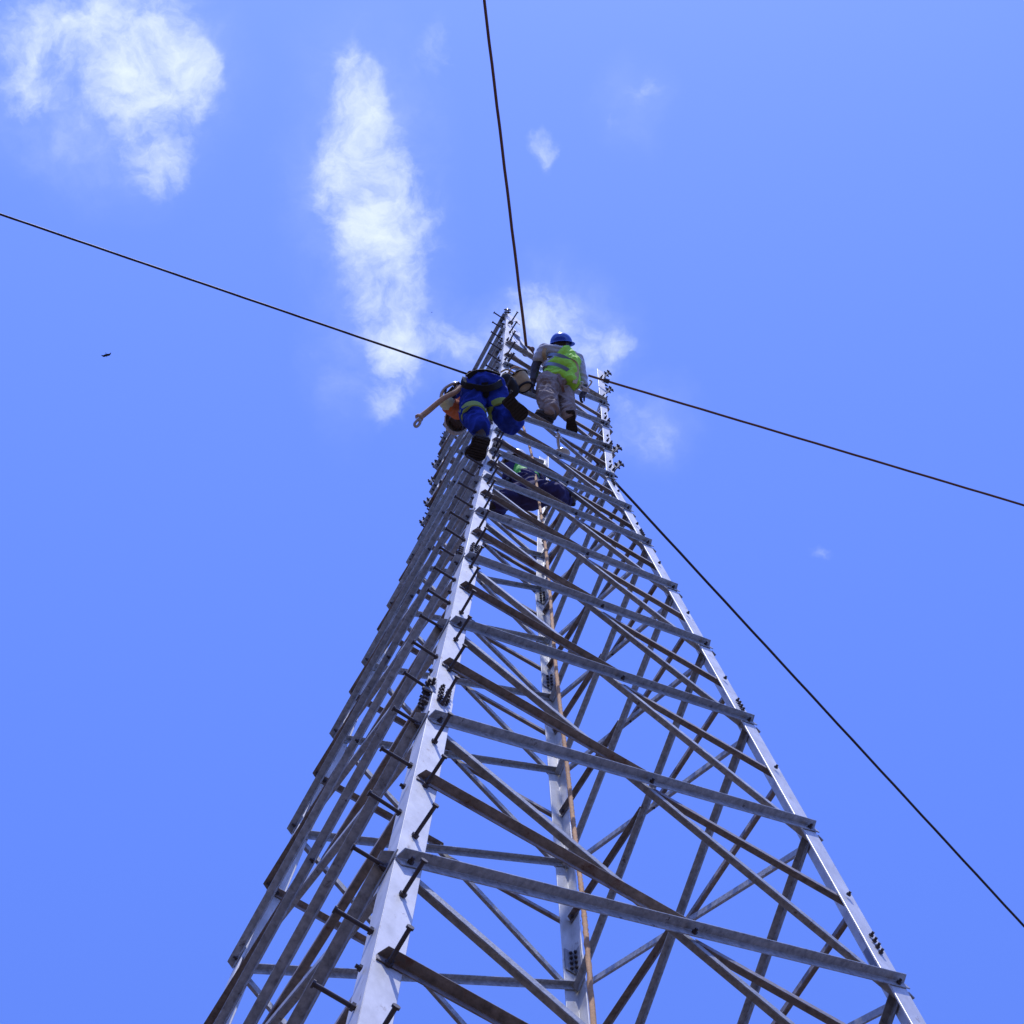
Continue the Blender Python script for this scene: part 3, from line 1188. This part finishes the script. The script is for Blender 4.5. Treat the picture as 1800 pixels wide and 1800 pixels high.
# arms below the sleeves
blob('forearm', [('c', [(J(947, 630, 1.02), .053), (J(941, 645, .98), .050), (J(938, 668, .86), .043)])], 'glove', w2, 0.009, 2, .006, 14)
hand('hand', J(937, 672, .84), J(936, 684, .80) - J(937, 672, .84), RT, 'glove', w2, .9)
blob('forearm', [('c', [(J(1026, 672, .88), .044), (J(1029, 686, .80), .038)])], 'glove', w2, 0.009, 2)
hand('hand', J(1028, 688, .79), J(1020, 698, .74) - J(1028, 688, .79), -UP - FW, 'glove', w2, .8, -1)
hc = J(987, 606, 1.26)
hup = (UP * .95 + FW * .22 - RT * .10).normalized()
hfw = (RT * .75 + FW * .60)
head(hc, hup, hfw, w2, sh + UPB * .03)
hard_hat('hard_hat', hc + hup * .020, hup, hfw, .120, 'hat_blue', w2)
boot('boot', ankL, J(972, 741, .02), J(940, 727, .07), (-FW * .55 - UP * .85), w2, .062)
boot('boot', ankR, J(1002, 721, .05), J(1006, 767, .07), (-FW * .9 - UP * .2 - RT * .1), w2, .064)

# white rope loops hanging from that worker's hand
wl = empty('rope_coil', at(1022, 684, D2 + .70))
tag(wl, 'small coil of white rope hanging at the lime vested worker\'s right hand', 'rope')
o0 = wl.location
bm = bmesh.new()
for pts in ([(1008, 686), (1016, 674), (1024, 672), (1019, 680), (1008, 690)], [(1019, 676), (1032, 684), (1034, 688), (1022, 685), (1018, 678)], [(1036, 668), (1040, 672), (1030, 684), (1024, 682)]):
    tube(bm, catmull([at(x, y, D2 + .70) - o0 for x, y in pts], 8), .010, 7)
from_bm('rope', bm, 'whiterope', wl, True)

# ---------------- worker in blue overalls bent over the near leg
D1 = depth_of(P('N', 1.55)) - 0.12
K = Pose(838, 800, D1)
w1 = empty('person', K.o)
tag(w1, 'person in blue overalls bent double over the near leg, boot soles towards us', 'person')
hpL, hpR = K(836, 690, .66), K(868, 690, .66)
pv = (hpL + hpR) * .5
knL, knR = K(829, 728, .36), K(899, 741, .42)
anL, anR = K(846, 755, .06), K(906, 716, .18)
chest = K(815, 706, .98)
blob('overalls', [('c', [(hpL, .128), (knL, .108), (anL.lerp(knL, .12), .086)]), ('c', [(hpR, .122), (K(880, 722, .50), .108), (knR, .112)]), ('c', [(knR, .108), (anR.lerp(knR, .45), .080)]),
                  ('e', pv + UP * .05, RT * .19, UP * .135, FW * .15), ('c', [(pv + UP * .06 + FW * .03 - RT * .02, .135), (K(838, 684, .90), .140), (chest, .130)])], 'blue', w1, 0.011, 2, 0.026, 8.0, 2)
band('reflective_band', (knL + RT * .01, anL), (.112, .09), -.06, .20, 'yellow', w1, 1.08)
band('reflective_band', (hpR, K(880, 722, .50)), (.122, .110), .80, 1.10, 'yellow', w1, 1.07)
# harness: waist belt and the loops under the thighs
for nm, pts in (('harness_strap', [K(818, 664, .62), K(816, 676, .50), K(830, 680, .47), K(850, 683, .46), K(868, 680, .48), K(882, 672, .55)]),
                ('harness_strap', [K(852, 672, .50), K(854, 690, .50), K(852, 704, .52)]),
                ('harness_strap', [K(822, 664, .58), K(836, 656, .60), K(856, 655, .62), K(878, 662, .66)])):
    ribbon(nm, catmull(pts, 8), .06, -FW - UP * .3, .010, 'black', w1)
# sleeve, cuff, glove
blob('sleeve', [('c', [(K(815, 712, .84), .085), (K(806, 722, .74), .082), (K(792, 714, .62), .078)])], 'orange', w1, .010, 3, .012, 12, 4)
blob('cuff', [('c', [(K(789, 711, .60), .070), (K(784, 707, .58), .068)])], 'cuff', w1, .009, 2, .004, 30)
hand('hand', K(784, 704, .58), K(795, 694, .62) - K(784, 704, .58), FW + UP * .3, 'glove', w1, .9)
h1 = K(805, 735, .84)
h1up = (-UP * .80 - RT * .30 + FW * .55).normalized()
h1up = (-UP * .35 - RT * .25 + FW * .9).normalized()
head(h1 + h1up * .0, h1up, (-UP * .9 + RT * .2), w1, chest)
hard_hat('hard_hat', h1 + h1up * .035, h1up, (-UP * .8 - RT * .3), .116, 'hat_white', w1)
boot('boot', anL, K(849, 768, -.02), K(831, 809, .10), (-FW * .75 - UP * .6 + RT * .1), w1, .10)
boot('boot', anR, K(889, 699, .10), K(923, 736, .08), (-FW * .95 - UP * .1 + RT * .1), w1, .074)

# lanyard hanging from his belt, with a steel snap hook
L0 = at(807, 682, D1 + .55)
ly = empty('safety_lanyard', L0)
tag(ly, 'tan webbing lanyard with a steel snap hook swinging left of the blue overalls', 'lanyard')
pts = [at(808, 680, D1 + .58) - L0, at(803, 688, D1 + .50) - L0, at(780, 700, D1 + .42) - L0, at(752, 723, D1 + .34) - L0, at(735, 736, D1 + .28) - L0]
bm = bmesh.new()
tube(bm, catmull(pts, 10), lambda t: .021 + .008 * t + (.012 if t > .93 else 0), 9)
from_bm('strap', bm, 'strap', ly, True)
bm = bmesh.new()
hp = [at(x, y, D1 + .26) - L0 for x, y in ((738, 734), (733, 739), (729, 744), (729, 748), (732, 750), (736, 747), (739, 741), (738, 736))]
tube(bm, catmull(hp, 5), .014, 8)
from_bm('snap_hook', bm, 'alu', ly, True)

# large alloy scaffold hook clipped behind it
G0 = at(790, 688, D1 + .62)
gh = empty('scaffold_hook', G0)
tag(gh, 'long oval alloy scaffold hook above the orange sleeve', 'hook')
hp = [(775, 699), (777, 690), (784, 681), (794, 675), (802, 674), (803, 680), (798, 687), (788, 694), (779, 700), (775, 699)]
bm = bmesh.new()
tube(bm, catmull([at(x, y, D1 + .62) - G0 for x, y in hp], 6), .016, 8)
from_bm('hook_body', bm, 'alu', gh, True)
bm = bmesh.new()
tube(bm, [at(786, 692, D1 + .62) - G0, at(797, 680, D1 + .62) - G0], .013, 8)
tube(bm, [at(797, 679, D1 + .62) - G0, at(808, 672, D1 + .62) - G0], .017, 8)
from_bm('gate', bm, 'bolt', gh, True)

# ---------------- canvas tool bucket between the two workers
D3 = D2 + .55
B0 = at(913, 669, D3)
tbk = empty('tool_bucket', B0)
tag(tbk, 'tan canvas tool bucket with a black rim hanging between the two upper workers', 'bucket')
axb = (UP * .55 - RT * .30 + FW * .35).normalized()
x_, y_, _ = frame(axb)
bm = bmesh.new()
rings = []
NB = 30
for (s_, r_) in ((-.17, .001), (-.17, .125), (-.10, .138), (0, .146), (.10, .150), (.11, .143), (.0, .138), (-.15, .118), (-.15, .001)):
    rings.append([bm.verts.new((RT * .02) + axb * (s_ * .62) + (x_ * math.cos(a) + y_ * math.sin(a)) * (r_ * .64) * (1 + .05 * math.sin(3 * a + s_ * 9))) for a in [2 * math.pi * i / NB for i in range(NB)]])
for A_, B_ in zip(rings, rings[1:]):
    for i in range(NB):
        bm.faces.new((A_[i], A_[(i + 1) % NB], B_[(i + 1) % NB], B_[i]))
from_bm('canvas_body', bm, 'canvas', tbk, True)
bm = bmesh.new()
tube(bm, [(RT * .02) + axb * .068 + (x_ * math.cos(a) + y_ * math.sin(a)) * .096 for a in [2 * math.pi * i / 32 for i in range(33)]], .012, 7)
from_bm('rim', bm, 'black', tbk, True)
bm = bmesh.new()
tube(bm, [(RT * .02) + axb * -.10 + (x_ * math.cos(a) + y_ * math.sin(a)) * .081 for a in [2 * math.pi * i / 32 for i in range(33)]], .014, 7)
from_bm('base_band', bm, 'black', tbk, True)
bm = bmesh.new()
tube(bm, catmull([axb * .07 + x_ * .09, axb * .16 + x_ * .06, axb * .19, axb * .16 - x_ * .06, axb * .07 - x_ * .09], 8), .009, 7)
from_bm('handle', bm, 'strap', tbk, True)
# black pouch beside it
Q0 = at(896, 677, D3 - .2)
pch = empty('tool_pouch', Q0)
tag(pch, 'black tool pouch on the blue overalled worker\'s right hip', 'pouch')
blob('pouch_body', [('e', Vector((0, 0, 0)), RT * .085 + UP * .01, UP * .135 - RT * .05, FW * .07), ('e', -UP * .06 + RT * .02, RT * .07, UP * .10, FW * .07)], 'black', pch, .010, 2, .008, 9, 1)
bm = bmesh.new()
tube(bm, catmull([UP * .14 - RT * .10, UP * .17 - RT * .03, UP * .13 + RT * .06], 8), .010, 7)
from_bm('flap_edge', bm, 'canvas', pch, True)

# ---------------- third worker sitting inside the tower
Dm = 0.5 * (depth_of(at_plane(935, 868, P('N', 2.2), face_frame('N', 'R', 2.0)[0])) + depth_of(P('B', 3.0)))
Dm = depth_of((P('N', 2.1) + P('B', 2.1)) * .5)
Q = Pose(935, 868, Dm)
w3 = empty('person', Q.o)
tag(w3, 'person in dark navy with a green vest sitting inside the tower behind the struts', 'person')
p3 = Q(932, 872, 0)
blob('overalls', [('e', p3, RT * .19, UP * .13, FW * .15), ('c', [(Q(914, 870, .0), .125), (Q(886, 880, -.12), .100), (Q(876, 893, .02), .078)]), ('c', [(Q(952, 866, 0), .125), (Q(976, 868, -.12), .105), (Q(990, 878, .12), .080), (Q(996, 882, .30), .066)]),
                  ('c', [(p3, .14), (Q(924, 848, .22), .135)])], 'navy', w3, .012, 3, .016, 10, 6)
blob('shirt', [('c', [(Q(922, 842, .32), .13), (Q(918, 832, .46), .135)]), ('c', [(Q(910, 828, .46), .075), (Q(897, 822, .40), .066), (Q(893, 842, .26), .055)]),
               ('c', [(Q(932, 832, .48), .075), (Q(948, 836, .42), .06), (Q(950, 852, .25), .05)])], 'navy', w3, .012, 3, .012, 10, 9)
blob('vest', [('c', [(Q(924, 846, .26), .140), (Q(919, 834, .42), .142)])], 'green', w3, .012, 3, .010, 10, 9)
head(Q(906, 812, .66), (UP * .7 + FW * .6 - RT * .2), (-RT * .8 + FW * .4), w3, Q(914, 826, .5))
hard_hat('hard_hat', Q(905, 809, .69), (UP * .7 + FW * .6 - RT * .2), (-RT * .8 + FW * .4), .112, 'hat_white', w3)
hand('hand', Q(893, 844, .24), Q(888, 856, .15) - Q(893, 844, .24), RT, 'skin', w3, .9)
hand('hand', Q(950, 854, .23), Q(946, 864, .15) - Q(950, 854, .23), -RT, 'skin', w3, .9, -1)
boot('boot', Q(876, 893, .03), Q(884, 898, .06), Q(864, 893, -.14), (-FW * .6 - UP * .9), w3, .06)
boot('boot', Q(996, 882, .32), Q(993, 886, .36), Q(1005, 886, .20), (-FW * .6 - UP * .9), w3, .055)

# ---------------- shackle and insulator cap hanging on the front right face
nS, _ = face_frame('N', 'R', 4.3)
S0 = at_plane(982, 778, P('N', 4.3) + nS * .10, nS)
ins = empty('insulator_fitting', S0)
tag(ins, 'pale insulator cap on a galvanised shackle hanging under the lime vested worker', 'insulator')
dS = depth_of(S0)
bm = bmesh.new()
tube(bm, catmull([at(980, 760, dS) - S0, at(983, 766, dS) - S0, at(981, 772, dS) - S0, at(982, 782, dS) - S0, at(984, 790, dS) - S0], 5), .018, 8)
cyl(bm, at(976, 768, dS) - S0, at(988, 770, dS) - S0, .012, n=8)
from_bm('shackle', bm, 'alu', ins, True)
c_ = at(986, 796, dS) - S0
axs = (UP * .75 - RT * .1 + FW * .5).normalized()
x_, y_, _ = frame(axs)
bm = bmesh.new()
rings = []
for s_, r_ in ((.05, .001), (.05, .035), (.02, .045), (.0, .09), (-.015, .095), (-.02, .08), (-.02, .001)):
    rings.append([bm.verts.new(c_ + axs * s_ + (x_ * math.cos(a) + y_ * math.sin(a)) * r_) for a in [2 * math.pi * i / 24 for i in range(24)]])
for A_, B_ in zip(rings, rings[1:]):
    for i in range(24):
        bm.faces.new((A_[i], A_[(i + 1) % 24], B_[(i + 1) % 24], B_[i]))
from_bm('cap', bm, 'porcelain', ins, True)


# ---------------- birds
def bird(px, py, dist, span, roll, label):
    c = at(px, py, dist)
    e = empty('bird', c)
    tag(e, label, 'bird')
    f = (UP * -1 + RT * .25 + FW * .15).normalized()
    s = (RT * math.cos(roll) + UP * math.sin(roll)).normalized()
    s = (s - f * s.dot(f)).normalized()
    n = f.cross(s)
    bd = blob('body', [('e', Vector((0, 0, 0)), f * span * .17, s * span * .055, n * span * .055), ('e', f * span * .17, f * span * .05, s * span * .04, n * span * .04),
                       ('c', [(f * -span * .1, span * .035), (f * -span * .26, span * .022)])], 'feather', e, span * .018, 2)
    for k in (-1, 1):
        bm = bmesh.new()
        prof = [(0.02, .10, -.09, 0), (.16, .14, -.09, .03), (.30, .13, -.05, .03), (.42, .03, -.10, -.01), (.5, -.10, -.14, -.05)]
        up_, dn_ = [], []
        for (x, le, te, h_) in prof:
            up_.append((bm.verts.new((s * x * k + f * le + n * (h_ + .008)) * span), bm.verts.new((s * x * k + f * te + n * h_) * span)))
            dn_.append((bm.verts.new((s * x * k + f * le + n * (h_ - .008)) * span), bm.verts.new((s * x * k + f * te + n * (h_ - .004)) * span)))
        for i in range(4):
            bm.faces.new((up_[i][0], up_[i + 1][0], up_[i + 1][1], up_[i][1]))
            bm.faces.new((dn_[i][0], dn_[i][1], dn_[i + 1][1], dn_[i + 1][0]))
            bm.faces.new((up_[i][0], dn_[i][0], dn_[i + 1][0], up_[i + 1][0]))
            bm.faces.new((up_[i][1], up_[i + 1][1], dn_[i + 1][1], dn_[i][1]))
        bm.faces.new((up_[-1][0], dn_[-1][0], dn_[-1][1], up_[-1][1]))
        bm.faces.new((up_[0][0], up_[0][1], dn_[0][1], dn_[0][0]))
        from_bm('wing', bm, 'feather', e)


bird(187, 624, 110, .50, .12, 'small black bird gliding in the blue sky left of the tower')
bird(759, 549, 420, .34, -.2, 'tiny far dark bird, a speck beside the white cloud')

for o in bpy.data.objects:
    if '_loc' in o:
        del o['_loc']
